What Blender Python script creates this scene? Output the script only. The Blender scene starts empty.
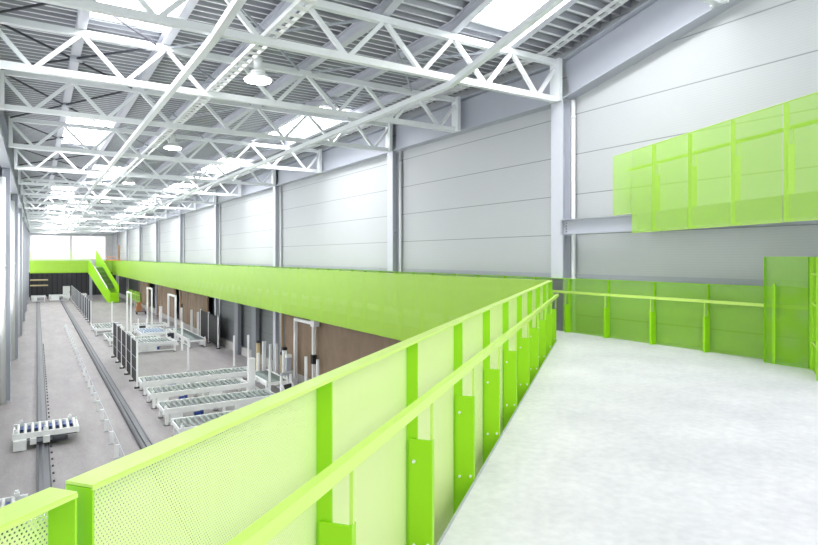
import bpy, math, random
from mathutils import Vector, Matrix
random.seed(4)
SC = bpy.context.scene
COL = SC.collection
V = Vector
DECK, FLOOR = 0.0, -3.9

# ------------------------------------------------------------------ materials
def srgb(r, g, b):
    f = lambda c: (c / 255 / 12.92) if c / 255 <= .04045 else ((c / 255 + .055) / 1.055) ** 2.4
    return (f(r), f(g), f(b), 1)

class NT:
    def __init__(s, m):
        s.t = m.node_tree
        s.n, s.l = s.t.nodes, s.t.links
    def new(s, kind, **kw):
        n = s.n.new(kind)
        for k, v in kw.items():
            setattr(n, k, v)
        return n
    def put(s, sock, v):
        if isinstance(v, bpy.types.NodeSocket):
            s.l.new(v, sock)
        else:
            sock.default_value = v
    def math(s, op, a, b=0.0, c=0.0):
        n = s.new('ShaderNodeMath', operation=op)
        for i, v in enumerate((a, b, c)):
            s.put(n.inputs[i], v)
        return n.outputs[0]
    def mix(s, fac, a, b):
        n = s.new('ShaderNodeMix', data_type='RGBA')
        s.put(n.inputs[0], fac); s.put(n.inputs[6], a); s.put(n.inputs[7], b)
        return n.outputs[2]

def mat(name, color, rough=.5, metal=0.0, spec=.5, noise=0.0, nscale=6.0):
    m = bpy.data.materials.new(name)
    m.use_nodes = True
    nt = NT(m)
    b = nt.n['Principled BSDF']
    b.inputs['Roughness'].default_value = rough
    b.inputs['Metallic'].default_value = metal
    b.inputs['Specular IOR Level'].default_value = spec
    tc = nt.new('ShaderNodeTexCoord')
    nz = nt.new('ShaderNodeTexNoise')
    nz.inputs['Scale'].default_value = nscale
    nz.inputs['Detail'].default_value = 4
    nt.l.new(tc.outputs['Object'], nz.inputs['Vector'])
    k = max(noise, .02)
    lo = tuple(c * (1 - k) for c in color[:3]) + (1,)
    hi = tuple(min(1, c * (1 + k)) for c in color[:3]) + (1,)
    nt.l.new(nt.mix(nz.outputs[0], lo, hi), b.inputs['Base Color'])
    return m

def emit(name, color, strength):
    m = bpy.data.materials.new(name)
    m.use_nodes = True
    nt = NT(m)
    b = nt.n['Principled BSDF']
    b.inputs['Base Color'].default_value = (.9, .9, .9, 1)
    b.inputs['Emission Color'].default_value = color
    b.inputs['Emission Strength'].default_value = strength
    return m

def perforated(name, color, radius=.27, pitch=.011, rough=.4, glow=0.0):
    """painted sheet with staggered round holes; UVs are in metres"""
    m = bpy.data.materials.new(name)
    m.use_nodes = True
    nt = NT(m)
    b = nt.n['Principled BSDF']
    b.inputs['Base Color'].default_value = color
    b.inputs['Roughness'].default_value = rough
    uv = nt.new('ShaderNodeUVMap')
    sx = nt.new('ShaderNodeSeparateXYZ')
    nt.l.new(uv.outputs[0], sx.inputs[0])
    u = nt.math('DIVIDE', sx.outputs[0], pitch)
    v = nt.math('DIVIDE', sx.outputs[1], pitch * 1.732)
    ds = []
    for o in (0.0, .5):
        a = nt.math('SUBTRACT', nt.math('FRACT', nt.math('ADD', u, o)), .5)
        c = nt.math('MULTIPLY', nt.math('SUBTRACT', nt.math('FRACT', nt.math('ADD', v, o)), .5), 1.732)
        ds.append(nt.math('ADD', nt.math('MULTIPLY', a, a), nt.math('MULTIPLY', c, c)))
    d = nt.math('MINIMUM', ds[0], ds[1])
    hole = nt.math('LESS_THAN', d, radius * radius)
    tr = nt.new('ShaderNodeBsdfTransparent')
    mx = nt.new('ShaderNodeMixShader')
    nt.l.new(hole, mx.inputs[0])
    nt.l.new(b.outputs[0], mx.inputs[1])
    nt.l.new(tr.outputs[0], mx.inputs[2])
    nt.l.new(mx.outputs[0], nt.n['Material Output'].inputs[0])
    return m

def panelled(name, color, seam, pitch, z0, width=.022, rough=.45, axis=2):
    """sandwich panels with dark horizontal joints every pitch metres"""
    m = bpy.data.materials.new(name)
    m.use_nodes = True
    nt = NT(m)
    b = nt.n['Principled BSDF']
    b.inputs['Roughness'].default_value = rough
    tc = nt.new('ShaderNodeTexCoord')
    sx = nt.new('ShaderNodeSeparateXYZ')
    nt.l.new(tc.outputs['Object'], sx.inputs[0])
    f = nt.math('FRACT', nt.math('DIVIDE', nt.math('SUBTRACT', sx.outputs[axis], z0 - 50 * pitch), pitch))
    line = nt.math('LESS_THAN', f, width / pitch)
    ribs = nt.math('LESS_THAN', nt.math('FRACT', nt.math('MULTIPLY', sx.outputs[axis], 22.0)), .25)
    base = nt.mix(nt.math('MULTIPLY', ribs, .12), color, seam)
    nz = nt.new('ShaderNodeTexNoise')
    nz.inputs['Scale'].default_value = .6
    nt.l.new(tc.outputs['Object'], nz.inputs['Vector'])
    base = nt.mix(nt.math('MULTIPLY', nz.outputs[0], .12), base, seam)
    nt.l.new(nt.mix(line, base, seam), b.inputs['Base Color'])
    return m

def concrete(name, ca, cb, rough=.55, streak=(1, 1, 1)):
    m = bpy.data.materials.new(name)
    m.use_nodes = True
    nt = NT(m)
    b = nt.n['Principled BSDF']
    tc = nt.new('ShaderNodeTexCoord')
    mp = nt.new('ShaderNodeMapping')
    mp.inputs['Scale'].default_value = streak
    nt.l.new(tc.outputs['Object'], mp.inputs[0])
    n1 = nt.new('ShaderNodeTexNoise'); n1.inputs['Scale'].default_value = .9; n1.inputs['Detail'].default_value = 8; n1.inputs['Roughness'].default_value = .65
    n2 = nt.new('ShaderNodeTexNoise'); n2.inputs['Scale'].default_value = 14; n2.inputs['Detail'].default_value = 6
    nt.l.new(mp.outputs[0], n1.inputs['Vector']); nt.l.new(mp.outputs[0], n2.inputs['Vector'])
    f = nt.math('ADD', nt.math('MULTIPLY', n1.outputs[0], .65), nt.math('MULTIPLY', n2.outputs[0], .35))
    f = nt.math('MULTIPLY', nt.math('SUBTRACT', f, .3), 2.4)
    cl = nt.new('ShaderNodeClamp'); nt.l.new(f, cl.inputs[0])
    nt.l.new(nt.mix(cl.outputs[0], ca, cb), b.inputs['Base Color'])
    b.inputs['Roughness'].default_value = rough
    return m

M = {}
GREEN = srgb(158, 222, 22)
M['green'] = mat('green_paint', GREEN, .42)
M['green_cap'] = mat('green_paint_cap', srgb(206, 238, 120), .4)  # paler copy of the green paint, with strong light put into its colour
M['perf_near'] = perforated('green_perforated_near', srgb(232, 250, 176), .235, .0095)  # paled well beyond the other green sheets: bright light painted into the colour
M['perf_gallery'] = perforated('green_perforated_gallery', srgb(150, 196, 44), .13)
M['perf_wall'] = perforated('green_perforated_wall', srgb(150, 208, 36), .30)
M['perf_upper'] = perforated('green_perforated_upper', srgb(160, 210, 58), .285)
M['perf_upper_post'] = mat('green_post_paint', srgb(176, 220, 80), .45)
M['perf_pale'] = perforated('green_perforated_pale', srgb(206, 240, 150), .4)
M['white'] = mat('white_painted_steel', srgb(238, 240, 240), .4)
M['truss'] = mat('truss_white_paint', srgb(232, 236, 238), .4)
M['grey'] = mat('grey_painted_steel', srgb(178, 182, 192), .45)
M['lilac'] = mat('purlin_grey_paint', srgb(202, 204, 213), .45)
M['zinc'] = mat('zinc_roller', srgb(136, 148, 146), .35, .3)
M['railsteel'] = mat('track_steel', srgb(116, 118, 124), .45, .2)
M['dark'] = mat('dark_steel', srgb(60, 62, 70), .5)
M['black'] = mat('black_rubber', srgb(22, 22, 24), .6)
M['mesh'] = mat('charcoal_mesh', srgb(50, 52, 62), .6)
M['roof'] = mat('roof_sheet', srgb(166, 169, 176), .5, .1)  # darker than the ribs: shade of the recesses is put into the colour
M['wall'] = panelled('wall_panels', srgb(192, 195, 197), srgb(142, 146, 149), .87, 1.21)
M['wall_low'] = panelled('grey_lower_cladding', srgb(112, 116, 118), srgb(80, 84, 86), .87, 1.21)  # wall tone darkened for the shade below the gallery
M['wall_dark'] = panelled('dark_lower_cladding', srgb(64, 64, 70), srgb(36, 36, 40), 1.1, 0, .3, axis=1)  # deeper painted shade for the far part below the gallery
M['column'] = mat('column_paint', srgb(204, 207, 216), .45)
M['shade'] = mat('dark_grey_paint', srgb(128, 132, 138), .5)
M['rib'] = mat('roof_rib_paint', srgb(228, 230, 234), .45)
M['wall_left'] = panelled('wall_panels_left', srgb(214, 217, 222), srgb(150, 154, 160), .87, 1.21)
M['end'] = panelled('end_wall_panels', srgb(244, 244, 244), srgb(200, 202, 204), 1.6, .2)
M['lowend'] = panelled('dark_cladding', srgb(52, 52, 58), srgb(26, 26, 30), .6, 0, .12, axis=0)  # dark space below the end gallery, painted as near-black panels
M['flash'] = mat('grey_flashing', srgb(170, 174, 184), .45)
M['deck'] = concrete('deck_concrete', srgb(205, 204, 213), srgb(243, 241, 247), .5)
M['floor'] = concrete('hall_concrete', srgb(134, 129, 130), srgb(166, 161, 162), .55, (2.2, .5, 1))
M['plinth'] = mat('plinth_concrete', srgb(182, 180, 178), .7, noise=.08)
M['timber'] = mat('brown_timber_sheet', srgb(132, 112, 92), .7, noise=.25, nscale=1.8)
M['wood'] = mat('raw_wood', srgb(168, 132, 92), .6, noise=.15)
M['tan'] = mat('tan_plastic', srgb(206, 186, 140), .5)
M['orange'] = mat('orange_wood', srgb(226, 128, 56), .6)
M['blue'] = mat('blue_motor', srgb(30, 66, 140), .4)
M['bluegrey'] = mat('blue_grey_bed', srgb(150, 172, 200), .4)
M['card'] = mat('cardboard', srgb(170, 120, 84), .8)
M['sky'] = emit('skylight_daylight', (1, 1, 1, 1), 15.0)
M['side_glaze'] = emit('side_glazing_daylight', (.96, .98, 1, 1), 1.9)
M['lamp'] = emit('lamp_lens_light', (1, 1, 1, 1), 26.0)
M['glaze'] = emit('daylight_glazing', (1, 1, 1, 1), .75)  # added glow that makes the white end wall look brightly lit

# ------------------------------------------------------------------ mesh builder
class MB:
    def __init__(s):
        s.v, s.f, s.uv = [], [], []
    def face(s, pts, uvs=None):
        i = len(s.v)
        s.v += [tuple(p) for p in pts]
        s.f.append(tuple(range(i, i + len(pts))))
        s.uv.append(uvs or [(0, 0)] * len(pts))
    def hexa(s, p):
        i = len(s.v)
        s.v += [tuple(q) for q in p]
        for q in ((0, 3, 2, 1), (4, 5, 6, 7), (0, 1, 5, 4), (1, 2, 6, 5), (2, 3, 7, 6), (3, 0, 4, 7)):
            s.f.append(tuple(i + k for k in q)); s.uv.append([(0, 0)] * 4)
        return s
    def box(s, x0, x1, y0, y1, z0, z1):
        return s.hexa([(x0, y0, z0), (x1, y0, z0), (x1, y1, z0), (x0, y1, z0),
                       (x0, y0, z1), (x1, y0, z1), (x1, y1, z1), (x0, y1, z1)])
    def bar(s, a, b, w, h=None, up=(0, 0, 1)):
        """rectangular bar from a to b: w across, h along up"""
        h = h or w
        a, b, up = V(a), V(b), V(up)
        d = (b - a).normalized()
        if abs(d.dot(up)) > .98:
            up = V((0, 1, 0))
        x = d.cross(up).normalized(); y = x.cross(d).normalized()
        x *= w / 2; y *= h / 2
        return s.hexa([a - x - y, a + x - y, b + x - y, b - x - y, a - x + y, a + x + y, b + x + y, b - x + y])
    def tube(s, a, b, r, n=10, r2=None):
        a, b = V(a), V(b)
        r2 = r if r2 is None else r2
        d = (b - a).normalized()
        up = V((0, 0, 1)) if abs(d.z) < .9 else V((1, 0, 0))
        x = d.cross(up).normalized(); y = d.cross(x)
        i = len(s.v)
        for p, rr in ((a, r), (b, r2)):
            for k in range(n):
                t = 2 * math.pi * k / n
                s.v.append(tuple(p + x * rr * math.cos(t) + y * rr * math.sin(t)))
        for k in range(n):
            j = (k + 1) % n
            s.f.append((i + k, i + j, i + n + j, i + n + k)); s.uv.append([(0, 0)] * 4)
        s.f.append(tuple(i + k for k in reversed(range(n)))); s.uv.append([(0, 0)] * n)
        s.f.append(tuple(i + n + k for k in range(n))); s.uv.append([(0, 0)] * n)
        return s
    def prism(s, poly, z0, z1):
        n = len(poly); i = len(s.v)
        s.v += [(p[0], p[1], z0) for p in poly] + [(p[0], p[1], z1) for p in poly]
        s.f.append(tuple(i + k for k in reversed(range(n)))); s.uv.append([(0, 0)] * n)
        s.f.append(tuple(i + n + k for k in range(n))); s.uv.append([(0, 0)] * n)
        for k in range(n):
            j = (k + 1) % n
            s.f.append((i + k, i + j, i + n + j, i + n + k)); s.uv.append([(0, 0)] * 4)
        return s
    def slab(s, pts, off):
        """closed plate: polygon in 3D pushed along off"""
        n = len(pts); i = len(s.v); off = V(off)
        s.v += [tuple(V(p)) for p in pts] + [tuple(V(p) + off) for p in pts]
        s.f.append(tuple(i + k for k in reversed(range(n)))); s.uv.append([(0, 0)] * n)
        s.f.append(tuple(i + n + k for k in range(n))); s.uv.append([(0, 0)] * n)
        for k in range(n):
            j = (k + 1) % n
            s.f.append((i + k, i + j, i + n + j, i + n + k)); s.uv.append([(0, 0)] * 4)
        return s
    def sheet(s, a, b, z0, z1):
        """upright perforated sheet from a to b with metre UVs"""
        L = (V(b[:2]) - V(a[:2])).length
        s.face([(a[0], a[1], z0), (b[0], b[1], z0), (b[0], b[1], z1), (a[0], a[1], z1)],
               [(0, z0), (L, z0), (L, z1), (0, z1)])
        return s
    def mesh(s, name, m, smooth=False):
        me = bpy.data.meshes.new(name)
        me.from_pydata(s.v, [], s.f)
        if any(any(c != (0, 0) for c in u) for u in s.uv):
            lay = me.uv_layers.new(name='UVMap')
            flat = [c for u in s.uv for p in u for c in p]
            lay.data.foreach_set('uv', flat)
        me.materials.append(m)
        if smooth:
            for p in me.polygons:
                p.use_smooth = len(p.vertices) == 4
        me.update()
        return me
    def build(s, name, m, parent=None, smooth=False):
        return link(name, s.mesh(name, m, smooth), parent)

def link(name, me, parent=None, loc=(0, 0, 0), rz=0):
    o = bpy.data.objects.new(name, me)
    COL.objects.link(o)
    o.parent = parent
    o.location = loc
    o.rotation_euler = (0, 0, rz)
    return o

def thing(name, label, cat, loc=(0, 0, 0), rz=0, group=None):
    o = link(name, None, None, loc, rz)
    return tag(o, label, cat, group)

def tag(o, label, cat, group=None):
    o['label'] = label; o['category'] = cat
    if group: o['group'] = group
    return o

def struct(name, mb, m):
    o = mb.build(name, m)
    o['kind'] = 'structure'
    return o

def copy_tree(root, loc, rz=0, label=None, group=None):
    def rec(o, par):
        c = o.copy(); COL.objects.link(c); c.parent = par
        for ch in list(o.children):
            rec(ch, c)
        return c
    kids = list(root.children)
    r = root.copy(); COL.objects.link(r)
    r.location = loc; r.rotation_euler = (0, 0, rz)
    if label: r['label'] = label
    if group: r['group'] = group
    for k in kids:
        rec(k, r)
    return r

ORD = ['first', 'second', 'third', 'fourth', 'fifth', 'sixth', 'seventh', 'eighth', 'ninth', 'tenth', 'eleventh',
       'twelfth', 'thirteenth', 'fourteenth', 'fifteenth', 'sixteenth', 'seventeenth', 'eighteenth', 'nineteenth', 'twentieth']

# ------------------------------------------------------------------ the setting
XL, XR = -.72, 9.6            # inner faces of the two column rows
WALLX, WALLXL = 9.9, -1.35
YEND = 101.0
TR = [5.5, 9.12, 12.73, 16.3, 21.8, 27.2, 32.7, 38.2, 43.7, 49.1, 54.7, 60.2, 65.6, 71.0, 76.5, 82.0, 87.3, 92.6, 98.0]
ZB, ZT = 5.03, 5.83           # chord centre lines
SLOPE = .225                  # the bay nearest the camera rises towards it
def rise(y): return max(0.0, (TR[1] - y) * SLOPE)

struct('floor', MB().box(WALLXL - .3, WALLX + .3, -2, YEND + 1, FLOOR - .2, FLOOR), M['floor'])
struct('wall_right_lower', MB().box(WALLX - .02, WALLX, 9.3, 40, FLOOR, -.3), M['wall_low'])  # thin sheets carrying the painted shade under the gallery
struct('wall_right_dark', MB().box(WALLX - .02, WALLX, 40, 96.5, FLOOR, -.3), M['wall_dark'])
w = MB().box(WALLX, WALLX + .25, -2.0, YEND, FLOOR, 8.2)
struct('wall_right', w, M['wall'])
struct('wall_left', MB().box(WALLXL - .25, WALLXL, 3.0, YEND, FLOOR, 6.4), M['wall_left'])
struct('wall_end', MB().box(WALLXL, WALLX, YEND, YEND + .25, -.3, 6.4), M['end'])
struct('wall_end_lower', MB().box(WALLXL, WALLX, 96.5, 96.8, FLOOR, -.5), M['lowend'])  # dark sheet standing for the unlit space under the end gallery
struct('trim_1', MB().box(WALLX - .03, WALLX, 2.0, YEND, 1.14, 1.23), M['flash'])
struct('baseboard_right', MB().box(WALLX - .15, WALLX, 9.3, YEND, FLOOR, -3.46), M['plinth'])
struct('trim_2', MB().box(XL, WALLX, YEND - .25, YEND - .05, 4.9, 5.1), M['column'])
struct('window_1', MB().box(-.7, 4.2, YEND - .06, YEND - .01, 1.3, 4.7), M['glaze'])  # added glowing panel on the end wall, left half
for k in range(8):
    ya, yb = (TR[1], 16.3, 27.2, 38.2, 49.1, 60.2, 71.0, 82.0)[k] + .4, (16.3, 27.2, 38.2, 49.1, 60.2, 71.0, 82.0, 92.6)[k] - .4
    struct('window_%d' % (k + 3), MB().box(WALLXL - .01, WALLXL + .03, ya, yb, -1.2, 4.2), M['side_glaze'])
struct('window_2', MB().box(4.5, 8.9, YEND - .06, YEND - .01, 1.3, 4.7), M['glaze'])  # added glowing panel on the end wall, right half

# roof sheet: trapezoidal ribs running across the hall, skylights left open
SKY = []                       # (x0, x1, y0, y1)
for i in (1, 4, 8, 11, 14, 17):
    SKY.append((.78, 2.16, TR[i] + .15, TR[i + 1] - .1))
for i in (6, 10, 13, 16):
    SKY.append((2.3, 3.66, TR[i] + .15, TR[i + 1] - .1))
for i in (0, 3, 5, 7, 9, 11, 13, 15):
    SKY.append((6.86, 8.22, TR[i] + .1, TR[i + 1] - .15))
SKY.sort(key=lambda q: (q[2], q[0]))
ZR = 6.14
def roof():
    b = MB()
    pitch = .25
    xs_all = (WALLXL - .2, WALLX + .2)
    y = 4.2
    prof = []
    while y < YEND:
        for dy, dz in ((0, 0), (.055, 0), (.085, .11), (.22, .11)):
            yy = y + dy
            prof.append((yy, ZR + dz + rise(yy)))
        y += pitch
    for k in range(len(prof) - 1):
        (ya, za), (yb, zb) = prof[k], prof[k + 1]
        ym = (ya + yb) / 2
        cuts = sorted([(q[0], q[1]) for q in SKY if q[2] < ym < q[3]])
        x = xs_all[0]
        for c0, c1 in cuts + [(xs_all[1], None)]:
            b.face([(x, ya, za), (c0, ya, za), (c0, yb, zb), (x, yb, zb)])
            x = c1
    return b
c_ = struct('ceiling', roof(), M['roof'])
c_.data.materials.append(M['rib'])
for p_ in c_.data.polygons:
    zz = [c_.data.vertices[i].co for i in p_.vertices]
    if max(q.z - rise(q.y) for q in zz) < ZR + .02: p_.material_index = 1  # rib faces take the lighter copy, the shaded pans keep the darker one

# skylights
side_words = {0: 'left-hand', 1: 'right-hand', 2: 'middle'}
cnt = {0: 0, 1: 0, 2: 0}
for (x0, x1, y0, y1) in SKY:
    sd = 0 if x0 < 2 else (2 if x0 < 4 else 1)
    cnt[sd] += 1
    t = thing('skylight', 'bright rectangular rooflight, %s from the camera in the %s row of rooflights' % (ORD[cnt[sd] - 1], side_words[sd]), 'skylight', ((x0 + x1) / 2, (y0 + y1) / 2, ZR + .1))
    ox, oy, oz = t.location
    p = MB()
    za, zb = rise(y0) - .02, rise(y1) - .02
    hx, hy = (x1 - x0) / 2, (y1 - y0) / 2
    p.slab([(-hx, -hy, za), (hx, -hy, za), (hx, hy, zb), (-hx, hy, zb)], (0, 0, .02))
    p.build('diffuser', M['sky'], t)
    fr = MB()
    for (a, c) in (((-hx, -hy, za), (hx, -hy, za)), ((hx, -hy, za), (hx, hy, zb)), ((hx, hy, zb), (-hx, hy, zb)), ((-hx, hy, zb), (-hx, -hy, za))):
        fr.bar(a, c, .05, .16)
    for k in (1, 2):
        yy = -hy + 2 * hy * k / 3
        fr.bar((-hx, yy, za + (zb - za) * k / 3 - .02), (hx, yy, za + (zb - za) * k / 3 - .02), .03, .03)
    fr.build('frame', M['white'], t)

# ------------------------------------------------------------------ roof trusses
TOPN = [.72, 2.22, 3.74, 5.26, 6.78, 8.28]
BOTN = [-.06, 1.47, 2.99, 4.52, 6.05, 7.6, 9.0]
H = ZT - ZB
def beam_mesh(x0, z0, x1, z1, wd):
    return MB().bar((x0, 0, z0), (x1, 0, z1), wd, wd, up=(0, 1, 0)).mesh('diagonal', M['truss'])
ME = {}
ME['bottom_chord'] = MB().bar((XL, 0, 0), (XR, 0, 0), .12, .12).mesh('bottom_chord', M['truss'])
ME['top_chord'] = MB().bar((XL, 0, H), (XR, 0, H), .12, .12).mesh('top_chord', M['truss'])
ME['end_plate'] = MB().box(-.05, .05, -.11, .11, -.06, H + .06).box(-.05, .05, -.16, -.11, -.06, H + .06).mesh('end_plate', M['truss'])
dia = []
for k, xt in enumerate(TOPN):
    dia.append((xt - .04, H - .05, BOTN[k] + .05, .05)); dia.append((xt + .04, H - .05, BOTN[k + 1] - .05, .05))
dia.append((XL + .07, H - .12, BOTN[0] - .05, .05)); dia.append((XR - .07, H - .14, BOTN[-1] + .05, .05))
ME['dia'] = [beam_mesh(*d, .075) for d in dia]
truss_lab = {
    0: 'white lattice roof truss cut by the top edge, only its right end in view',
    1: 'nearest fully seen white lattice roof truss, meeting the big right wall column',
    2: 'second long white lattice roof truss, ending on the girder between two columns',
    3: 'third long white lattice roof truss, resting over the second right wall column',
}
for i, y in enumerate(TR):
    if i < 13:
        lab = truss_lab.get(i, '%s white lattice roof truss from the camera, %s' % (ORD[i - 1] if i else '', 'over a wall column' if i % 2 else 'between two wall columns'))
        grp = 'roof trusses'
    else:
        lab = 'small white lattice roof truss crowded at the far end of the hall'
        grp = 'far roof trusses'
    t = thing('roof_truss', lab, 'roof truss', (0, y, ZB + rise(y)), 0, grp)
    link('bottom_chord', ME['bottom_chord'], t); link('top_chord', ME['top_chord'], t)
    for me in ME['dia']:
        link('diagonal', me, t)
    link('end_plate', ME['end_plate'], t, (XL + .05, 0, 0)); link('end_plate', ME['end_plate'], t, (XR - .05, 0, 0))

# purlins: I-beams along the hall on the trusses
pur_lab = ['leftmost', 'second from the left', 'third from the left', 'third from the right', 'second from the right', 'rightmost']
for k, x in enumerate(TOPN):
    b = MB()
    for (ya, yb) in ((4.3, TR[1]), (TR[1], YEND)):
        za, zb = ZT + .06 + rise(ya), ZT + .06 + rise(yb)
        b.bar((x, ya, za + .02), (x, yb, zb + .02), .16, .022)
        b.bar((x, ya, za + .12), (x, yb, zb + .12), .016, .2)
        b.bar((x, ya, za + .225), (x, yb, zb + .225), .16, .022)
    t = b.build('purlin_beam', M['lilac'])
    tag(t, 'long grey I-beam purlin under the roof sheets, %s of the six' % pur_lab[k], 'purlin', 'roof purlins')

# tie bars just below the trusses running down the hall
for x, lab in ((2.27, 'long white square bar running down the hall under the trusses, left one'),
               (6.72, 'long white square bar running down the hall under the trusses, right one')):
    b = MB()
    b.bar((x, 4.3, ZB - .115 + rise(4.3) * (.3 if x < 4 else 1)), (x, TR[1], ZB - .115), .11, .11)
    b.bar((x, TR[1], ZB - .115), (x, YEND - .3, ZB - .115), .11, .11)
    tag(b.build('tie_rail', M['truss']), lab, 'tie bar', 'bars under the trusses')

def tray(name, x, z, w, y0, y1, lab, slope=1):
    t = thing(name, lab, 'cable tray', (x, 0, 0))
    for sx in (-w / 2, w / 2):
        b = MB()
        ys = [y0, TR[1], y1] if y0 < TR[1] < y1 else [y0, y1]
        for a, c in zip(ys, ys[1:]):
            b.bar((sx, a, z + slope * rise(a)), (sx, c, z + slope * rise(c)), .02, .07)
        b.build('side_rail', M['white'], t)
    rung = MB().bar((-w / 2, 0, 0), (w / 2, 0, 0), .1, .015).mesh('rung', M['white'])
    n = 0
    y = y0 + .1
    while y < y1 and n < 95:
        link('rung', rung, t, (0, y, z + slope * rise(y) - .025)); n += 1
        y += .27 if y < 20 else .9
    return t
tray('cable_tray', 3.12, ZB - .05 + .12, .2, 4.4, 98, 'white ladder cable tray carrying the row of hanging lamps', 0)
tray('cable_tray', 9.28, ZT + .16, .16, 4.4, 60, 'pale cable tray along the wall girder under the roof edge')

# high-bay lamps hung off the tray
def lamp(y, lab, grp=None):
    t = thing('hanging_lamp', lab, 'lamp', (3.66, y, 5.04), 0, grp)
    MB().tube((0, 0, 0), (0, 0, .03), .25, 20).build('lens', M['lamp'], t)
    MB().tube((0, 0, .03), (0, 0, .16), .27, 20, .14).tube((0, 0, .15), (0, 0, .2), .14, 14).build('shade', M['white'], t, True)
    MB().tube((0, 0, .2), (0, 0, .46), .085, 14).build('housing', M['white'], t, True)
    MB().bar((0, 0, .44), (-.40, 0, .3), .03).bar((-.40, 0, .31), (-.40, 0, .02), .03).build('bracket', M['grey'], t)
LY = [11.3, 19.8, 30.4, 41.2, 52.2, 63.2, 74, 85]
for i, y in enumerate(LY):
    lamp(y, '%s round white hanging lamp from the camera, glowing below the cable tray' % ['nearest', 'second', 'third', 'fourth', 'fifth', 'sixth', 'seventh', 'farthest'][i], 'hanging lamps')

# cross bracing rods, one set a bay, three crosses each
for i in range(1, len(TR) - 1):
    if i > 11: break
    ya, yb = TR[i], TR[i + 1]
    ym = (ya + yb) / 2
    t = thing('roof_bracing', 'dark thin cross-bracing rods under the roof between the %s and %s trusses' % (ORD[i - 1], ORD[i]), 'roof bracing', (0, ym, ZT + .02), 0, 'roof bracing')
    h = (yb - ya) / 2 - .1
    for x in (TOPN[0], TOPN[2], TOPN[4]):
        for sgn in (1, -1):
            MB().bar((x - 1.42, -h * sgn, 0), (x + 1.3, h * sgn, 0), .028, .04).build('brace_rod', M['dark'] if x < 3 else M['grey'], t)
        MB().box(x - .12, x + .12, -.1, .1, -.03, .04).build('centre_plate', M['grey'], t)

# ------------------------------------------------------------------ wall columns, girders, pipes
RC = [9.12, 16.3, 27.2, 38.2, 49.1, 60.2, 71.0, 82.0, 92.6]
def column_mesh(zt, sgn):
    b = MB()
    x = 0
    b.box(0, .02, -.17, .17, FLOOR, zt)
    b.box(.02, .24, -.012, .012, FLOOR, zt)
    b.box(.24, .26, -.17, .17, FLOOR, zt)
    for z in (2.05, 2.42):
        b.box(.02, .24, -.16, .16, z - .008, z + .008)
    b.box(-.02, .28, -.2, .2, FLOOR, FLOOR + .02)
    if sgn < 0:
        b.v = [(-p[0], -p[1], p[2]) for p in b.v]
    return b.mesh('steel_column', M['column'])
cr, cl = column_mesh(4.98, 1), column_mesh(4.98, -1)
def where(i, n): return 'nearest the camera' if i == 0 else ('%s from the camera' % ORD[i] if i < n - 1 else 'farthest from the camera')
for i, y in enumerate(RC):
    tag(link('steel_column', cr, None, (XR, y, 0)), 'grey steel H-column standing against the right wall, %s' % where(i, len(RC)), 'column', 'right wall columns')
    p = MB().tube((0, 0, FLOOR), (0, 0, 5.0), .045, 12)
    for z in (-2, 1.1, 4.6):
        p.tube((0, 0, z), (0, 0, z + .05), .055, 12)
    o = p.build('downpipe', M['white'], None, True)
    o.location = (XR + .22, y - .27, 0)
    tag(o, 'thin white downpipe beside the right wall column %s' % where(i, len(RC)), 'pipe', 'downpipes')
LC = [27.2, 38.2, 49.1, 60.2, 71.0, 82.0, 92.6]
for i, y in enumerate(LC):
    tag(link('steel_column', cl, None, (XL - .12, y, 0)), 'tall pale steel column along the left edge, %s' % where(i, len(LC)), 'column', 'left wall columns')
    o = MB().tube((0, 0, FLOOR), (0, 0, 4.6), .11, 16).tube((0, 0, 1.2), (0, 0, 1.3), .125, 16).build('downpipe', M['white'], None, True)
    o.location = (XL - .36, y - .42, 0)
    tag(o, 'round pale pipe beside the left wall column %s' % where(i, len(LC)), 'pipe', 'left wall pipes')

def girder(x, ya, yb, sgn, lab, grp):
    b = MB()
    za, zb = rise(ya), rise(yb)
    def strip(dx, w, z, h):
        b.bar((x + sgn * dx, ya, z + za), (x + sgn * dx, yb, z + zb), w, h)
    strip(.15, .02, ZB + .4, .78)
    strip(.15, .3, ZB - .03, .03)
    strip(.15, .3, ZT + .03, .03)
    strip(.29, .012, ZT + .05, .08)
    n = max(1, int((yb - ya) / 1.8))
    tag(b.build('wall_girder', M['grey']), lab, 'girder', grp)
edges = [4.2] + RC + [YEND - .1]
for i in range(len(edges) - 1):
    lab = ('deep grey sloping girder rising along the right wall above the green upper platform' if i == 0 else
           'deep grey plate girder along top of right wall, %s bay beyond the sloping one' % ORD[i - 1])
    girder(XR, edges[i] + (.17 if i else 0), edges[i + 1] - .17, 1, lab, 'right wall girders')
edges = [16.3] + LC + [YEND - .1]
for i in range(len(edges) - 1):
    girder(XL - .1, edges[i] + .17, edges[i + 1] - .17, -1, 'grey girder along the top of the left wall, %s' % where(i, len(edges) - 1), 'left wall girders')

# ------------------------------------------------------------------ walkway decks
A, B = V((.05, 1.39)), V((8.44, 8.23))
DIR = (B - A).normalized()
NRM = V((DIR.y, -DIR.x))                # towards the walkway
LEN = (B - A).length
def fp(t, off): return A + DIR * t + NRM * off
XG = 8.44                                # outer face of the long gallery
YG = 86.0                                # front of the end gallery
e0, e1 = fp(-1.75, .165), fp(LEN - .08, .165)
deck = MB().prism([(e0.x, e0.y), (-1.3, -2.0), (WALLX - .01, -2.0), (WALLX - .01, 8.35), (e1.x + .1, 8.35), (e1.x, e1.y)], -.28, DECK)
struct('walkway_floor', deck, M['deck'])
struct('gallery_floor', MB().box(XG + .1, WALLX - .16, 8.35, YG + 2.6, -.28, DECK), M['deck'])
struct('end_gallery_floor', MB().box(XL, XG + .1, YG + .1, YG + 2.6, -.28, DECK), M['deck'])
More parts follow.
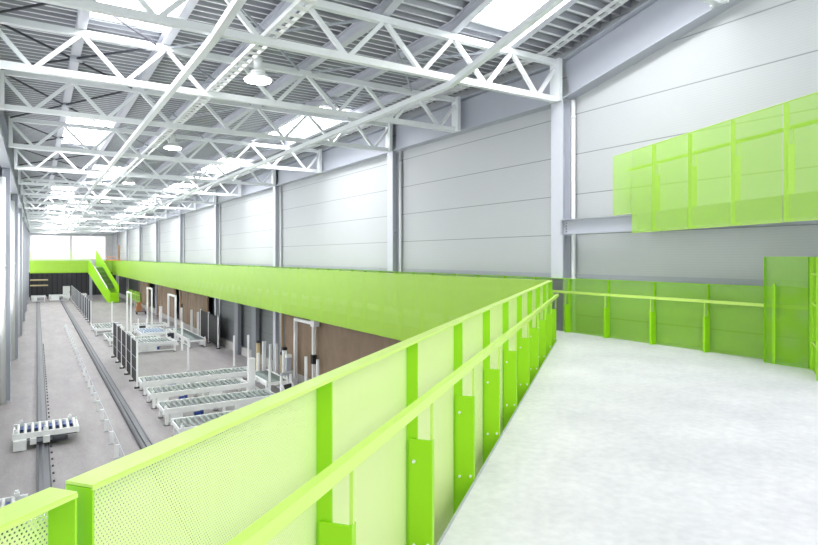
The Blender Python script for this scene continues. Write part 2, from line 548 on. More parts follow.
# steel edge angle along the slab
tag(MB().bar((e0.x, e0.y, -.06), (e1.x, e1.y, -.06), .015, .13).build('edge_angle', M['grey']), 'thin grey steel edging along the concrete walkway beside the diagonal railing', 'edging')

# ------------------------------------------------------------------ green railings
RZ0, RZ1 = -.62, 1.14
def railing_frame(name, label, cat, a, b, z0, z1, perf, side, cap=.07, cap_mat='green_cap', low=True, ends=True, grp=None):
    """a cassette: perforated sheet on the outer face a-b, returns towards side"""
    a, b = V(a), V(b)
    d = (b - a).normalized()
    n = V((d.y, -d.x)) * side
    t = thing(name, label, cat, (a.x, a.y, 0), 0, grp)
    bb = b - a
    sh = MB().sheet((0, 0), (bb.x, bb.y), z0, z1)
    if perf == 'perf_near':                  # both faces of the 3 mm sheet, so holes close at a slant
        q = n * .0016
        sh.sheet((q.x, q.y), (bb.x + q.x, bb.y + q.y), z0, z1)
    sh.build('perforated_panel', M[perf], t)
    c = MB()
    def strip(z, w, h):
        q = n * w / 2
        c.bar((q.x, q.y, z), (bb.x + q.x, bb.y + q.y, z), w, h)
    strip(z1, cap, .006)
    q = n * cap
    c.bar((q.x, q.y, z1 - .004), (bb.x + q.x, bb.y + q.y, z1 - .004), .004, .008)
    c.build('top_rail', M[cap_mat], t)
    if low:
        c = MB(); strip(z0, cap, .006); c.build('bottom_rail', M['green'], t)
    if ends:
        for e, s in ((V((0, 0)), 1), (bb, -1)):
            q0 = e + d * .003 * s
            q1 = q0 + n * cap
            MB().bar((q0.x, q0.y, (z0 + z1) / 2), (q1.x, q1.y, (z0 + z1) / 2), .005, z1 - z0 - .01).build('end_plate', M['green'], t)
    return t, d, n, bb.length

def fin_meshes(d, n, z0, z1, handrail_z, cap=.07, low=.35):
    """upright strip, lower bracket with flange and stub that carries the handrail"""
    d3, n3 = V((d.x, d.y, 0)), V((n.x, n.y, 0))
    up = MB()
    def plate(b, o0, o1, za, zb, th=.008, along=0.0):
        p0 = n3 * o0 + d3 * (along - th / 2)
        b.hexa([p0 + V((0, 0, za)), p0 + n3 * (o1 - o0) + V((0, 0, za)), p0 + n3 * (o1 - o0) + d3 * th + V((0, 0, za)), p0 + d3 * th + V((0, 0, za)),
                p0 + V((0, 0, zb)), p0 + n3 * (o1 - o0) + V((0, 0, zb)), p0 + n3 * (o1 - o0) + d3 * th + V((0, 0, zb)), p0 + d3 * th + V((0, 0, zb))])
    plate(up, .002, cap - .004, z0 + .01, z1 - .006)
    br = MB()
    plate(br, .02, .15, z0 + low, .60, .01, -.012)
    plate(br, .141, .153, z0 + low, .60, .04, .006)
    st = MB()
    plate(st, .138, .153, .60, handrail_z - .02, .012, .004)
    bo = []
    for o_, z in ((.05, .48), (.05, DECK + .02), (.13, DECK + .03)):
        c = n3 * o_ + V((0, 0, z)) + d3 * -.017
        bo.append(MB().tube(c, c - d3 * .014, .009, 8).mesh('bolt', M['white']))
    return (up.mesh('post', M['green']), br.mesh('bracket', M['green']), st.mesh('stub', M['green_cap']), bo)

def add_posts(t, d, n, ts, meshes, bolts=True):
    for k in ts:
        p = d * k
        po = link('post', meshes[0], t, (p.x, p.y, 0))
        link('bracket', meshes[1], po); link('handrail_stub', meshes[2], po)
        if bolts:
            for b_ in meshes[3]:
                link('bolt', b_, po)['label'] = 'small pale bolt'

def handrail(t, d, n, t0, t1, z, off=.168, w=.04, h=.05):
    a, b = d * t0 + n * off, d * t1 + n * off
    MB().bar((a.x, a.y, z), (b.x, b.y, z), w, h).build('handrail', M['green_cap'], t)

# diagonal railing
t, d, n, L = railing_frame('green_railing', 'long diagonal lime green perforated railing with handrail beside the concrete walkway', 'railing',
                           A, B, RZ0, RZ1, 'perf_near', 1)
fm = fin_meshes(d, n, RZ0, RZ1, .86)
add_posts(t, d, n, [1.1 + 1.07 * k for k in range(9)] + [L - .12], fm)
handrail(t, d, n, -.9, L + .06, .86)
# the short section before the gap, at the lower left
a0, a1 = fp(-2.2, 0), fp(-.035, 0)
t, d, n, L = railing_frame('green_railing', 'short lime green railing section at the bottom left corner, cut by the frame', 'railing', a0, a1, RZ0, RZ1, 'perf_near', 1)
add_posts(t, d, n, [L - 1.0], fm)
handrail(t, d, n, .2, L - 1.0, .86)
# long gallery
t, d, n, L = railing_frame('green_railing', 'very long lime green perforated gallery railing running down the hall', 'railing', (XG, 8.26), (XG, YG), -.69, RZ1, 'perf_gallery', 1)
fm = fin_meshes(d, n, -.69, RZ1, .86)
add_posts(t, d, n, [.3 + 1.06 * k for k in range(73)], fm, False)
handrail(t, d, n, 0, L, .86)
# railing against the wall
XW = 9.6
t, d, n, L = railing_frame('green_railing', 'lime green perforated railing with handrail standing along the right wall', 'railing', (XW, 4.08), (XW, YG), -.02, RZ1, 'perf_wall', -1, cap=.05, cap_mat='green')
fm = fin_meshes(d, n, -.02, RZ1, .86, low=.025)
for k in range(79):
    y = 5.67 - 4.08 + 1.02 * k
    po = link('post', fm[0], t, (0, y, 0))
    b2 = link('bracket', fm[1], po); b2.location = (0, 0, 0); link('handrail_stub', fm[2], po)
handrail(t, d, n, 0, L, .86)
# tall screen at the right edge and the one turned into the walkway
t, d, n, L = railing_frame('green_screen', 'tall green perforated screen against the right wall, head high beside the railing', 'screen', (XW - .22, 4.05), (XW - .22, 4.66), 0.0, 1.6, 'perf_wall', -1, cap=.05, cap_mat='green')
MB().box(-.06, -.045, .44, .48, 0, 1.2).build('post', M['green'], t)
t, d, n, L = railing_frame('green_screen', 'bright green screen turned out from the wall at the right edge', 'screen', (9.34, 4.0), (8.5, 3.55), 0.0, 1.6, 'perf_wall', -1, cap=.06)
for z in (.4, .95, 1.36):
    q = d * L
    MB().bar((0, 0, z), (q.x, q.y, z), .05, .02).build('cross_rail', M['green_cap'], t)
for k in (.04, L - .05):
    q = d * k
    MB().bar((q.x, q.y, 0), (q.x, q.y, 1.6), .06, .06).build('post', M['green'], t)

# upper platform
P0 = V((9.62, 7.66)); PD = V((-.3665, -.9304))
PE = P0 + PD * 6.0
UZ0, UZ1 = 2.05, 3.58
t = thing('green_railing', 'raised lime green perforated balustrade of the upper platform at the right', 'railing', (P0.x, P0.y, 0))
NP = V((PD.y, -PD.x)) * -1              # towards the platform (the wall side)
if NP.x < 0: NP = -NP
seams = [0, .67, 1.29, 2.26, 3.2, 4.14, 5.08, 6.0]
for k, (s0, s1) in enumerate(zip(seams, seams[1:])):
    a, b = PD * s0, PD * (s1 - .012)
    zb = 2.42 if k == 0 else UZ0
    MB().sheet((a.x, a.y), (b.x, b.y), zb, UZ1).build('perforated_panel', M['perf_upper'], t)
    c = MB()
    q = NP * .02
    c.bar((a.x + q.x, a.y + q.y, UZ1), (b.x + q.x, b.y + q.y, UZ1), .04, .006)
    c.bar((a.x + q.x, a.y + q.y, zb), (b.x + q.x, b.y + q.y, zb), .04, .006)
    c.build('edge_return', M['green_cap'], t)
fm = fin_meshes(PD, NP, UZ0, UZ1, 3.2)
up = MB().box(-.004, .004, 0, .01, 0, .01)
for s in seams[2:-1]:
    p = PD * s
    d3, n3 = V((PD.x, PD.y, 0)), V((NP.x, NP.y, 0))
    b = MB().bar(n3 * .045 + V((0, 0, UZ0 + .02)), n3 * .045 + V((0, 0, UZ1 - .01)), .01, .08, up=n3)
    po = b.build('post', M['green_cap'] if s > 3 else M['perf_upper_post'], t); po.location = (p.x, p.y, 0)  # posts further along use the lit copy, light painted into their colour
    MB().bar(n3 * .1 + V((0, 0, UZ0 + .02)), n3 * .1 + V((0, 0, 3.05)), .05, .1, up=n3).build('bracket', M['green_cap'] if s > 3 else M['perf_upper_post'], po)
    MB().bar(n3 * .155 + V((0, 0, 3.05)), n3 * .155 + V((0, 0, 3.27)), .012, .014, up=n3).build('handrail_stub', M['green_cap'], po)
a, b = PD * .3 + NP * .17, PD * 6 + NP * .17
MB().bar((a.x, a.y, 3.28), (b.x, b.y, 3.28), .04, .05).build('handrail', M['perf_upper_post'], t)
up0, up1 = P0 + PD * .75 + NP * .06, PE + NP * .06
struct('upper_platform_floor', MB().prism([(up0.x, up0.y), (up1.x, up1.y), (WALLX - .01, up1.y), (WALLX - .01, up0.y)], 2.1, 2.4), M['grey'])
bm = MB()
bm.box(XR - .02, XR, 7.06, 8.93, 2.1, 2.38).box(XR - .1, XR + .02, 7.06, 8.93, 2.385, 2.4).box(XR - .1, XR + .02, 7.06, 8.93, 2.085, 2.1)
o = thing('platform_beam', 'short grey steel channel beam from the nearest column to the green upper platform', 'beam', (0, 0, 0))
bm.build('channel', M['grey'], o)
MB().box(XR - .09, XR - .02, 8.9, 8.93, 2.1, 2.385).build('end_plate', M['grey'], o)
bl = MB()
for z in (2.14, 2.2, 2.26, 2.32):
    bl.tube((XR - .021, 8.82, z), (XR - .034, 8.82, z), .012, 8)
bl.build('bolts', M['dark'], o)

# end gallery front and its paler back screen
t, d, n, L = railing_frame('green_railing', 'lime green gallery railing across the far end of the hall', 'railing', (XL, YG), (5.62, YG), -.4, RZ1, 'perf_gallery', -1)
t, d, n, L = railing_frame('green_railing', 'lime green gallery railing right of the stair at the far end', 'railing', (6.9, YG), (XG, YG), -.4, RZ1, 'perf_gallery', -1)
t, d, n, L = railing_frame('green_screen', 'pale green translucent screen above the railing at the far end', 'screen', (XL, YG + 2.5), (6.3, YG + 2.5), 0, 2.3, 'perf_pale', -1)
for k in range(1, 6):
    MB().box(k * 1.05 - .03, k * 1.05 + .03, -.06, -.01, 0, 2.3).build('post', M['white'], t)
tag(MB().box(-.15, .15, -.15, .15, FLOOR, -.29).build('gallery_post', M['grey']), 'single grey post holding up the far end gallery left of the stair', 'post').location = (6.0, YG + 1.2, 0)

# ------------------------------------------------------------------ stair
S0 = V((5.6, 85.6)); SD = V((.258, -.966)).normalized(); SN = V((-SD.y, SD.x))
if SN.x < 0: SN = -SN
st = thing('green_stair', 'lime green stair with solid side panels descending from the far gallery', 'stair', (S0.x, S0.y, 0))
def sp(s, off, z): return V((SD.x * s + SN.x * off, SD.y * s + SN.y * off, z))
RUN = 6.3; WD = .95
th = (SN.x * .05, SN.y * .05, 0)
MB().slab([sp(0, 0, -.5), sp(RUN, 0, FLOOR + .02), sp(RUN + .9, 0, FLOOR + .02), sp(RUN + .9, 0, -2.6), sp(RUN, 0, -2.25), sp(2.1, 0, .3), sp(.2, 0, 1.14), sp(0, 0, 1.14)], th).build('side_panel', M['green'], st)
MB().slab([sp(0, WD, -.5), sp(RUN, WD, FLOOR + .02), sp(RUN + .9, WD, FLOOR + .02), sp(RUN + .9, WD, -1.9), sp(.1, WD, 2.45), sp(-.1, WD, 2.45), sp(-.3, WD, .8), sp(-.3, WD, -.3)], th).build('side_panel', M['green'], st)
tl = MB()
p, q = sp(2.1, .03, .32), sp(RUN, .03, -2.2)
tl.bar(p, q, .1, .07)
tl.bar(sp(2.1, WD * .5, .34), p, .08, .05)
tl.build('handrail', M['white'], st)
for k in range(20):
    s = 2.15 + 4.1 * k / 20
    z = .34 - 2.5 * (k + .5) / 20
    b = MB()
    b.bar(sp(s + .1, .1, z), sp(s + .1, WD - .04, z), .2, .05)
    b.build('tread', M['dark'] if k % 4 else M['shade'], st)
MB().slab([sp(RUN + .9, 0, FLOOR + .02), sp(RUN + .9, WD, FLOOR + .02), sp(RUN + .9, WD, -2.7), sp(RUN + .9, 0, -2.7)], (SD.x * .05, SD.y * .05, 0)).build('kick_panel', M['green'], st)
g = thing('green_guard', 'low dark green perforated guard along the wall at the stair foot', 'guard', (9.35, 68.5, 0))
MB().sheet((0, 0), (-.1, 9.2), -3.25, -2.2).build('perforated_panel', M['perf_wall'], g)
MB().bar((0, 0, -2.55), (-.1, 9.2, -2.55), .05, .05).build('handrail', M['green_cap'], g)
for y in (.05, 3, 6, 9.1):
    MB().bar((-y * .011, y, FLOOR), (-y * .011, y, -2.2), .06).build('post', M['green'], g)

# ------------------------------------------------------------------ floor rails
def floor_rail(x0, x1, y0, y1, lab, clips):
    t = thing('floor_rail', lab, 'rail', (x0, y0, FLOOR))
    w, l = x1 - x0, y1 - y0
    MB().box(0, w, 0, l, 0, .03).build('base_plate', M['railsteel'], t)
    MB().box(.0, .05, 0, l, .03, .13).build('rail_flange', M['dark'], t)  # dark strip for the shadow line along the rail's left edge
    MB().box(w * .45, w * .6, 0, l, .03, .1).build('rail_head', M['railsteel'], t)
    MB().box(w - .03, w, 0, l, .03, .06).build('rail_lip', M['dark'] if clips else M['railsteel'], t)
    if clips:
        cm = MB().box(w + .03, w + .075, -.025, .025, 0, .04).mesh('clip', M['dark'])
        for k in range(60):
            link('clip', cm, t, (0, .4 + .62 * k, 0))
    return t
floor_rail(0, .31, 6.5, 92, 'left steel floor rail under the roller trolley', True)
floor_rail(2.5, 2.86, 9, 92, 'right grey steel floor rail beyond the row of low posts', False)
t = thing('low_post_row', 'row of low white posts joined by a thin bar beside the right floor rail', 'guide rail', (1.86, 0, FLOOR))
pm = MB().box(-.05, .05, -.03, .03, .02, .37).mesh('post', M['white'])
pf = MB().box(-.08, .08, -.06, .06, 0, .02).mesh('foot', M['grey'])
for k in range(26):
    p = link('post', pm, t, (0, 16.4 + 1.46 * k, 0)); link('foot', pf, p)
MB().bar((.08, 16.2, .3), (.08, 53.2, .3), .02, .03).build('bar', M['grey'], t)

# ------------------------------------------------------------------ roller conveyors
def conveyor(lab, x0, x1, y0, y1, top=.53, along='x', pitch=.18, box=True, group=None, bed='zinc', motor='blue', name='roller_conveyor'):
    """roller bed on legs; rollers lie across the travel direction"""
    w, l = (y1 - y0, x1 - x0) if along == 'x' else (x1 - x0, y1 - y0)
    loc = (x0, y0, FLOOR) if along == 'x' else (x1, y0, FLOOR)
    t = thing(name, lab, 'conveyor', loc, 0 if along == 'x' else math.pi / 2, group)
    for y in (0.03, w - .03):
        MB().box(0, l, y - .03, y + .03, top - .16, top).box(0, l, y - .04, y + .04, top - .01, top + .015).build('side_rail', M['white'], t)
    MB().box(.02, .06, .06, w - .06, top - .14, top - .03).build('cross_member', M['white'], t)
    MB().box(l - .06, l - .02, .06, w - .06, top - .14, top - .03).build('cross_member', M['white'], t)
    rm = MB().tube((0, .06, 0), (0, w - .06, 0), .042, 8).mesh('roller', M[bed], True)
    n = int((l - .15) / pitch)
    for k in range(n):
        link('roller', rm, t, (.12 + k * pitch, 0, top - .03))
    MB().box(.07, l - .07, w * .35, w * .42, top - .2, top - .12).build('drive_chain_guard', M['grey'], t)
    nl = max(2, int(l / 1.7) + 1)
    lm = MB().box(-.045, .045, -.045, .045, .02, top - .16).mesh('leg', M['white'])
    fm_ = MB().box(-.08, .08, -.08, .08, 0, .02).mesh('foot', M['black'])
    for k in range(nl):
        x = .12 + (l - .24) * k / (nl - 1)
        for y in (.05, w - .05):
            p = link('leg', lm, t, (x, y, 0)); link('foot', fm_, p)
    for y in (.05, w - .05):
        MB().bar((.12, y, .12), (l - .12, y, .12), .04, .05).build('stretcher', M['white'], t)
    if box:
        MB().box(.22, .62, .02, .3, .12, top - .17).build('control_box', M['white'], t)
        if l > 2:
            m = MB().tube((1.0, .14, .24), (1.2, .14, .24), .065, 12).box(1.2, 1.3, .08, .2, .17, .32)
            m.build('motor', M[motor], t, True)
            MB().box(l - 1.6, l - 1.1, .02, .26, .1, top - .17).build('gear_cover', M['white'], t)
    sn = MB().box(.05, .13, .0, .08, top + .01, top + .1).tube((.09, .04, top + .1), (.09, .04, top + .15), .02, 8)
    sn.build('sensor', M['white'], t)
    return t
cg = 'roller conveyors at the front'
conveyor('white roller conveyor, farthest back of the four parallel ones in front', 3.52, 8.1, 25.3, 26.45, group=cg)
conveyor('white roller conveyor, second from the back of the four parallel ones', 3.48, 7.15, 22.95, 24.15, group=cg)
conveyor('white roller conveyor, third from the back of the four parallel ones', 3.47, 7.4, 20.4, 21.6, group=cg)
conveyor('white roller conveyor nearest the green railing, partly hidden by it', 3.47, 7.5, 17.85, 19.1, group=cg)
conveyor('roller conveyor running towards the portal frame behind the thick white column', 7.6, 8.5, 22.4, 24.9, along='y', box=False, top=.6)
conveyor('raised roller table in front of the white portal frame', 7.75, 8.25, 17.7, 19.6, along='x', box=False, top=.95)
# group further back
conveyor('white roller table at the front of the far machine group', 4.7, 6.95, 36.3, 38.3, top=.6)
conveyor('white conveyor with blue motors beside the black fence at the wall', 7.75, 8.75, 37.0, 44.0, along='y', pitch=.3, top=.5)
conveyor('white conveyor at the left end of the far machine group', 3.4, 5.3, 46.2, 49.8, box=False, top=.5)
conveyor('low white conveyor behind the short dark fence panels', 3.7, 5.3, 40.3, 43.4, box=False, top=.5)
conveyor('white conveyor between the tall white frames, pale blue bed', 5.6, 7.2, 40.2, 43.0, bed='bluegrey', top=.7)
conveyor('short white roller table between the front table and the pale blue bed', 4.9, 6.5, 38.75, 39.85, top=.55, box=False)
conveyor('farthest white conveyor of the machine group beside the left tall frame', 5.8, 8.2, 45.95, 47.25, box=False, top=.6)
# machines under the far gallery
fg = 'conveyors under the far gallery'
for k, (x, y, l) in enumerate(((-.55, 84.2, 1.5), (1.3, 85.2, 2.2), (3.9, 86.4, 1.6))):
    conveyor('small white conveyor under the far gallery, %s of three' % ['left', 'middle', 'right'][k], x, x + l, y, y + 1.6, top=.75, group=fg)
def cabinet(x, y, w, dd, h, lab):
    t = thing('control_cabinet', lab, 'cabinet', (x, y, FLOOR))
    MB().box(0, w, 0, dd, .08, h).build('body', M['white'], t)
    MB().box(.02, w - .02, -.02, 0, .1, h - .02).build('door', M['white'], t)
    MB().box(w - .1, w - .06, -.05, -.02, h * .5, h * .6).build('handle', M['dark'], t)
    MB().box(.02, w - .02, .02, dd - .02, 0, .08).build('plinth', M['dark'], t)
cabinet(2.9, 88.4, .8, .5, 1.7, 'white control cabinet under the far gallery beside the dark fence end')
rk = thing('storage_rack', 'dark rack with two pale shelves under the far gallery at left', 'rack', (-.7, 89.5, FLOOR))
for x in (0, 1.9):
    for y in (0, .8):
        MB().box(x, x + .07, y, y + .07, 0, 2.9).build('upright', M['dark'], rk)
for z in (1.75, 2.45):
    MB().box(0, 1.97, -.03, .9, z, z + .14).build('shelf', M['tan'], rk)

# ------------------------------------------------------------------ roller trolley on the left rail
def trolley(loc, lab, l=1.66, x0=-.58, n=9):
    t = thing('roller_trolley', lab, 'trolley', loc)
    w = 1.15
    for y in (0, w):
        MB().box(x0, x0 + l, y - .03, y + .03, .3, .46).build('side_panel', M['white'], t)
    for x in (x0, x0 + l - .05):
        MB().box(x, x + .05, 0, w, .28, .4).build('cross_member', M['white'], t)
    rm = MB().tube((0, .04, 0), (0, w - .04, 0), .04, 8).mesh('roller', M['white'], True)
    bmh = MB().box(-.03, .03, w * .55, w - .1, -.05, .0).mesh('belt_block', M['blue'])
    for k in range(n):
        link('roller', rm, t, (x0 + .13 + k * .178, 0, .43))
        if 0 < k < n: link('belt_block', bmh, t, (x0 + .04 + k * .178, 0, .41))
    MB().box(x0 + .06, x0 + l - .06, .1, w - .1, .24, .3).build('bed_plate', M['dark'], t)
    for (x, y) in ((x0 + .08, .06), (x0 + .8, .06), (x0 + .2, w), (x0 + l - .2, w)):
        MB().box(x - .05, x + .05, y - .05, y + .05, .46, .53).tube((x, y, .53), (x, y, .58), .04, 8).build('sensor', M['white'], t)
    MB().box(x0 + .02, x0 + .34, -.2, .1, .02, .3).build('control_box', M['white'], t)
    MB().box(-.16, .0, -.12, .25, .13, .3).box(.16, .33, -.1, .25, .13, .32).build('wheel_bracket', M['white'], t)
    MB().box(-.14, .46, .1, 1.0, .13, .24).build('chassis', M['grey'], t)
    MB().tube((.4, -.04, .2), (.72, -.04, .2), .1, 12).tube((.7, -.04, .2), (.78, -.04, .2), .07, 12).build('motor', M['dark'], t, True)
    MB().tube((.17, .0, .2), (.23, .0, .2), .07, 12).build('wheel', M['black'], t, True)
    MB().bar((x0 + .1, .2, .29), (x0 + l - .05, .2, .27), .05, .03).build('cable_loop', M['black'], t)
trolley((0, 20.1, FLOOR), 'white roller trolley with blue belts standing on the left floor rail')
trolley((0, 13.75, FLOOR), 'second trolley almost hidden behind the railing at the lower left edge', 1.1, -1.25, 5)

def lift_unit(x, y, h, lab, rz=0):
    t = thing('lifting_unit', lab, 'machine', (x, y, FLOOR), rz, 'braced lifting units')
    MB().box(-.35, .35, -.25, .25, .0, .14).build('base', M['white'], t)
    for sx in (-.26, .26):
        MB().bar((sx, .15, .14), (sx, .15, h), .07).build('upright', M['white'], t)
        MB().bar((sx, -.2, .14), (sx, .15, h * .75), .05).build('brace', M['white'], t)
    MB().bar((-.3, .15, h), (.3, .15, h), .08).build('head_beam', M['grey'], t)
    MB().tube((-.1, -.08, .22), (.18, -.08, .22), .08, 12).build('motor', M['blue'], t, True)
    MB().box(-.2, .2, .05, .12, .4, .75).build('carriage', M['dark'], t)
lift_unit(7.95, 20.9, 1.15, 'white braced lifting unit left of the portal frame among the front posts', .5)
lift_unit(6.2, 44.2, 1.3, 'white braced lifting unit between the tall white frames')
lift_unit(7.1, 38.9, 1.1, 'white braced lifting unit right of the far front roller table', .3)
lift_unit(4.6, 44.6, .95, 'low white braced unit left of the tall left frame', -.3)
# ------------------------------------------------------------------ fences
def mesh_fence(lab, pts, z1, panel, grp=None, post='white', bars=True, foot='black'):
    a = V(pts[0])
    t = thing('safety_fence', lab, 'fence', (a.x, a.y, FLOOR), 0, grp)
    h = z1 - FLOOR
    pm = MB().box(-.035, .035, -.035, .035, .02, h).mesh('post', M[post])
    fm_ = MB().box(-.1, .1, -.07, .07, 0, .06).mesh('foot', M[foot])
    for p in pts:
        p = V(p) - a
        o = link('post', pm, t, (p.x, p.y, 0)); link('foot', fm_, o)
    for p, q in zip(pts, pts[1:]):
        p, q = V(p) - a, V(q) - a
        b = MB()
        b.bar((p.x, p.y, h * .53), (q.x, q.y, h * .53), .012, h * .86)
        o = b.build('mesh_panel', M[panel], t)
        if bars:
            c = MB()
            for z in (h * .35, h * .62):
                c.bar((p.x, p.y, z), (q.x, q.y, z), .03, .02)
            c.build('cross_bar', M['grey'], o)
    return t
mesh_fence('dark five-panel safety fence with white posts at the left of the conveyors', [(3.56, y) for y in (26.9, 28.6, 30.3, 32.1, 34.0, 35.9)], -1.9, 'black')
mesh_fence('long dark fence line with grey posts beyond the right floor rail', [(3.72, 54 + 2.35 * k) for k in range(14)], -1.95, 'mesh', bars=False)
mesh_fence('short black fence with two posts close to the right wall', [(9.2, 35.9), (9.27, 38.5), (9.35, 41.0)], -1.9, 'black', bars=False)

# ------------------------------------------------------------------ portal and tall frames
def portal(lab, x, y0, y1, z1, w=.12):
    t = thing('portal_frame', lab, 'frame', (x, y0, FLOOR))
    h = z1 - FLOOR; l = y1 - y0
    for y in (0, l):
        o = MB().box(-w / 2, w / 2, y - w / 2, y + w / 2, .02, h).build('leg', M['white'], t)
        MB().box(-w, w, y - w, y + w, 0, .02).build('foot', M['grey'], o)
    MB().box(-w / 2, w / 2, -w / 2, l + w / 2, h, h + w).build('crossbar', M['white'], t)
    return t, l, h
t, l, h = portal('white portal frame in front of the brown timber sheet at the wall', 9.3, 21.75, 23.7, -1.1)
MB().box(-.12, .12, -.28, .05, h - .05, h + .2).build('sensor_head', M['white'], t)
MB().box(-.09, .09, -.1, .1, h * .45, h * .58).build('switch_box', M['black'], t)
portal('tall white frame at the left of the far machine group', 5.5, 44.5, 46.5, -.95, .1)
portal('tall white frame in the middle of the far machine group', 7.0, 45.6, 47.6, -.75, .1)
portal('tall white frame at the right of the far machine group', 7.5, 39.7, 42.1, -.97, .11)

# ------------------------------------------------------------------ slim posts among the conveyors
def pole(x, y, top, lab, r=.04, m='white', cap=None):
    t = thing('guard_post', lab, 'post', (x, y, FLOOR), 0, 'slim guard posts')
    h = top - FLOOR
    MB().box(-r, r, -r, r, .02, h).build('pole', M[m], t)
    MB().box(-r * 2.2, r * 2.2, -r * 2.2, r * 2.2, 0, .02).build('base_plate', M['grey'], t)
    if cap:
        MB().box(-r * 1.1, r * 1.1, -r * 1.1, r * 1.1, h, h + .12).build('cap', M[cap], t)
pole(6.17, 29.6, -2.33, 'lone slim white post behind the front conveyors, left of two')
pole(8.4, 29.7, -2.35, 'lone slim white post behind the front conveyors, right of two')
pole(8.15, 26.55, -1.95, 'tall thin white post rising behind the thick white column', .035)
pole(7.35, 23.55, -2.5, 'thick white column at the end of the second front conveyor', .13)
pole(9.05, 27.9, -2.55, 'tan post nearest the thick white column', .08, 'tan', 'dark')
pole(8.2, 25.3, -2.6, 'short white post right of the tan post', .05)
pole(9.0, 26.9, -2.35, 'thick white post standing between the two tan posts', .07)
pole(9.1, 26.3, -2.42, 'slimmer white post left of the second tan post', .05)
pole(9.25, 25.9, -2.35, 'second white post left of the second tan post, shorter', .06)
pole(9.25, 25.1, -2.75, 'tan post closest to the portal frame', .08, 'tan', 'dark')
pole(7.55, 21.9, -2.33, 'thin white post in front of the raised roller table', .035)
pole(9.0, 24.2, -2.4, 'white post with a black cap left of the portal frame', .08, 'white', 'black')
pole(8.9, 23.5, -2.6, 'wide grey post just left of the portal frame', .1, 'grey', 'white')
pole(8.35, 20.25, -2.05, 'white post standing between the portal legs', .04)
pole(8.62, 19.8, -2.12, 'white post at the right leg of the portal frame', .04)
pole(8.95, 18.0, -2.75, 'short white post peeping over the railing right of the portal', .07)
pole(8.7, 16.9, -2.6, 'small white post farthest right, just above the green railing', .05)
pole(9.2, 46.3, -1.9, 'tall thin dark post at the wall behind the far machines', .05, 'dark')
pole(8.95, 45.2, -2.1, 'white post near the wall right of the tallest white frames', .06)
pole(8.95, 41.9, -2.0, 'left one of two white posts before the black wall fence', .06)
pole(8.95, 40.0, -2.0, 'right one of two white posts before the black wall fence', .06)
pole(7.2, 36.2, -2.2, 'white post at the corner of the far machine group', .05)
pole(5.3, 54.5, -2.1, 'lone white post before the stair foot', .05)
pole(8.75, 52.5, -2.5, 'white round-shouldered post by the wall behind the frames', .1)

# ------------------------------------------------------------------ things along the wall below the gallery
def timber(y0, y1, lab, z1=-.45):
    t = thing('timber_sheet', lab, 'board', (9.5, y0, 0), 0, 'brown sheets along the wall')
    b = MB()
    n = max(2, int((y1 - y0) / .35)); h0, h1 = FLOOR + .5, z1
    wob = [random.uniform(-.05, .05) for _ in range(n + 1)]
    for k in range(n):
        ya, yb = (y1 - y0) * k / n, (y1 - y0) * (k + 1) / n
        for j in range(6):
            za, zb = h0 + (h1 - h0) * j / 6, h0 + (h1 - h0) * (j + 1) / 6
            fx = lambda kk, jj: wob[kk] * (1 + .6 * math.sin(jj * 1.3 + kk * .8))
            b.face([(fx(k, j), ya, za), (fx(k + 1, j), yb, za), (fx(k + 1, j + 1), yb, zb), (fx(k, j + 1), ya, zb)])
    b.build('sheet', M['timber'], t, True)
    for y in (.05, (y1 - y0) - .05):
        MB().box(-.12, -.04, y - .05, y + .05, FLOOR, z1).build('batten', M['wood'], t)
timber(13.0, 25.6, 'large wrinkled brown sheet on the wall behind the portal frame')
timber(39.5, 48.0, 'brown sheet on the wall behind the short black fence')
timber(50.0, 58.0, 'brown sheet on the wall behind the tall white frames')
timber(63.5, 69.5, 'narrow brown sheet on the wall near the stair foot')
for k, y in enumerate((30.2, 33.4)):
    tag(MB().box(9.55, 9.74, y - .35, y + .35, FLOOR, -.3).build('wall_pilaster', M['shade']), 'flat grey pilaster below the gallery, %s of the two left of the downpipe' % ['nearer', 'farther'][k], 'pilaster')
c = thing('parts_cart', 'small cart with brown boxes by the wall beyond the machines', 'cart', (8.5, 61.5, FLOOR))
MB().box(-.5, .5, -.4, .4, .25, .31).build('platform', M['dark'], c)
for sx in (-.4, .4):
    for sy in (-.3, .3):
        MB().tube((sx - .03, sy, .12), (sx + .03, sy, .12), .12, 12).build('wheel', M['black'], c)
        MB().box(sx - .03, sx + .03, sy - .03, sy + .03, .12, .25).build('fork', M['grey'], c)
MB().bar((.45, 0, .3), (.5, 0, 1.1), .05, .6).build('push_handle', M['grey'], c)
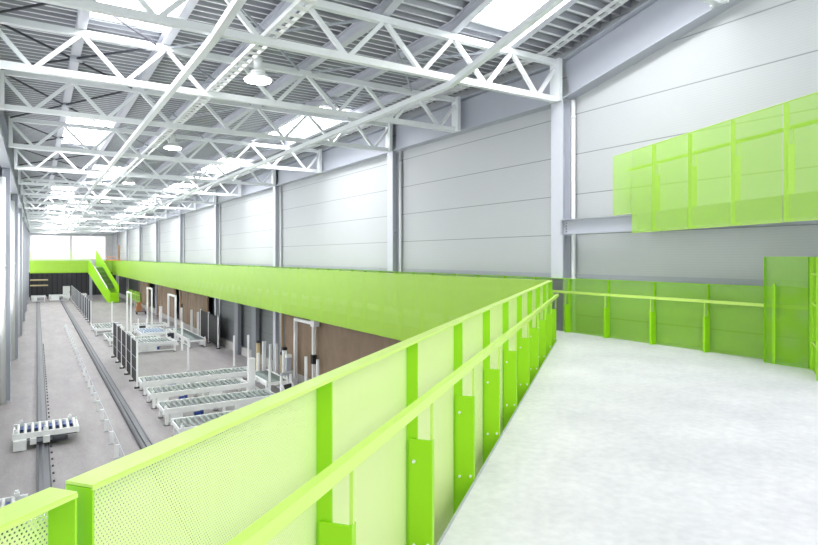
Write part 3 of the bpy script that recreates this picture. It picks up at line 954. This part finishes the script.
for k, (x, y, z, s, lab) in enumerate(((-.2, 0, .31, .5, 'large brown box on the cart, lower one'), (-.2, .05, .814, .36, 'small brown box on top of the lower box'))):
    o = MB().box(-s / 2, s / 2, -s / 2, s / 2, 0, s).box(-s / 2 - .002, s / 2 + .002, -.03, .03, 0, s + .002).build('cardboard_box', M['card'])
    o.location = (8.5 + x, 61.5 + y, FLOOR + z)
    tag(o, lab, 'box')
# orange trestle standing on the far gallery
o = thing('orange_trestle', 'orange wooden trestle with an upright post on the far gallery', 'trestle', (8.1, 87.4, 0))
MB().box(-.3, 1.4, -.2, .2, .98, 1.25).build('beam', M['orange'], o)
MB().box(-.3, .9, -.1, .1, 1.55, 1.64).build('rail', M['orange'], o)
MB().box(1.15, 1.35, -.1, .1, 1.25, 3.2).build('upright', M['wood'], o)
for x in (-.2, 1.25):
    MB().bar((x, -.18, 0), (x, -.04, 1.0), .08).bar((x, .18, 0), (x, .04, 1.0), .08).build('leg', M['orange'], o)

# ------------------------------------------------------------------ light
wd = bpy.data.worlds.new('World'); SC.world = wd; wd.use_nodes = True
bg = wd.node_tree.nodes['Background']
bg.inputs[0].default_value = (.95, .98, 1, 1); bg.inputs[1].default_value = 1.0

def area(name, loc, aim, sx, sy, power):
    ld = bpy.data.lights.new(name, 'AREA')
    ld.shape = 'RECTANGLE'; ld.size = sx; ld.size_y = sy; ld.energy = power
    o = bpy.data.objects.new(name, ld); COL.objects.link(o)
    o.location = loc
    o.rotation_euler = (V(aim) - V(loc)).to_track_quat('-Z', 'Y').to_euler()
    return o
# added fill lamp behind the camera, lifts the near railing and deck
area('near_end_daylight', (5.5, -1.8, 4.5), (5.0, 12, .5), 8, 4, 180)

# ------------------------------------------------------------------ camera
cam = bpy.data.cameras.new('Camera')
cam.sensor_width = 36; cam.lens = 588 / 818 * 36
cam.shift_y = -15.5 / 818
cam.clip_start = .02; cam.clip_end = 300
co = bpy.data.objects.new('Camera', cam); COL.objects.link(co)
co.location = (0, 0, 1.6)
co.rotation_euler = (math.pi / 2, 0, -math.atan(372.5 / 588))
SC.camera = co

SC.view_settings.view_transform = 'Standard'
SC.view_settings.look = 'None'
SC.view_settings.exposure = 0.2
SC.cycles.transparent_max_bounces = 24
SC.cycles.max_bounces = 8
SC.cycles.diffuse_bounces = 6
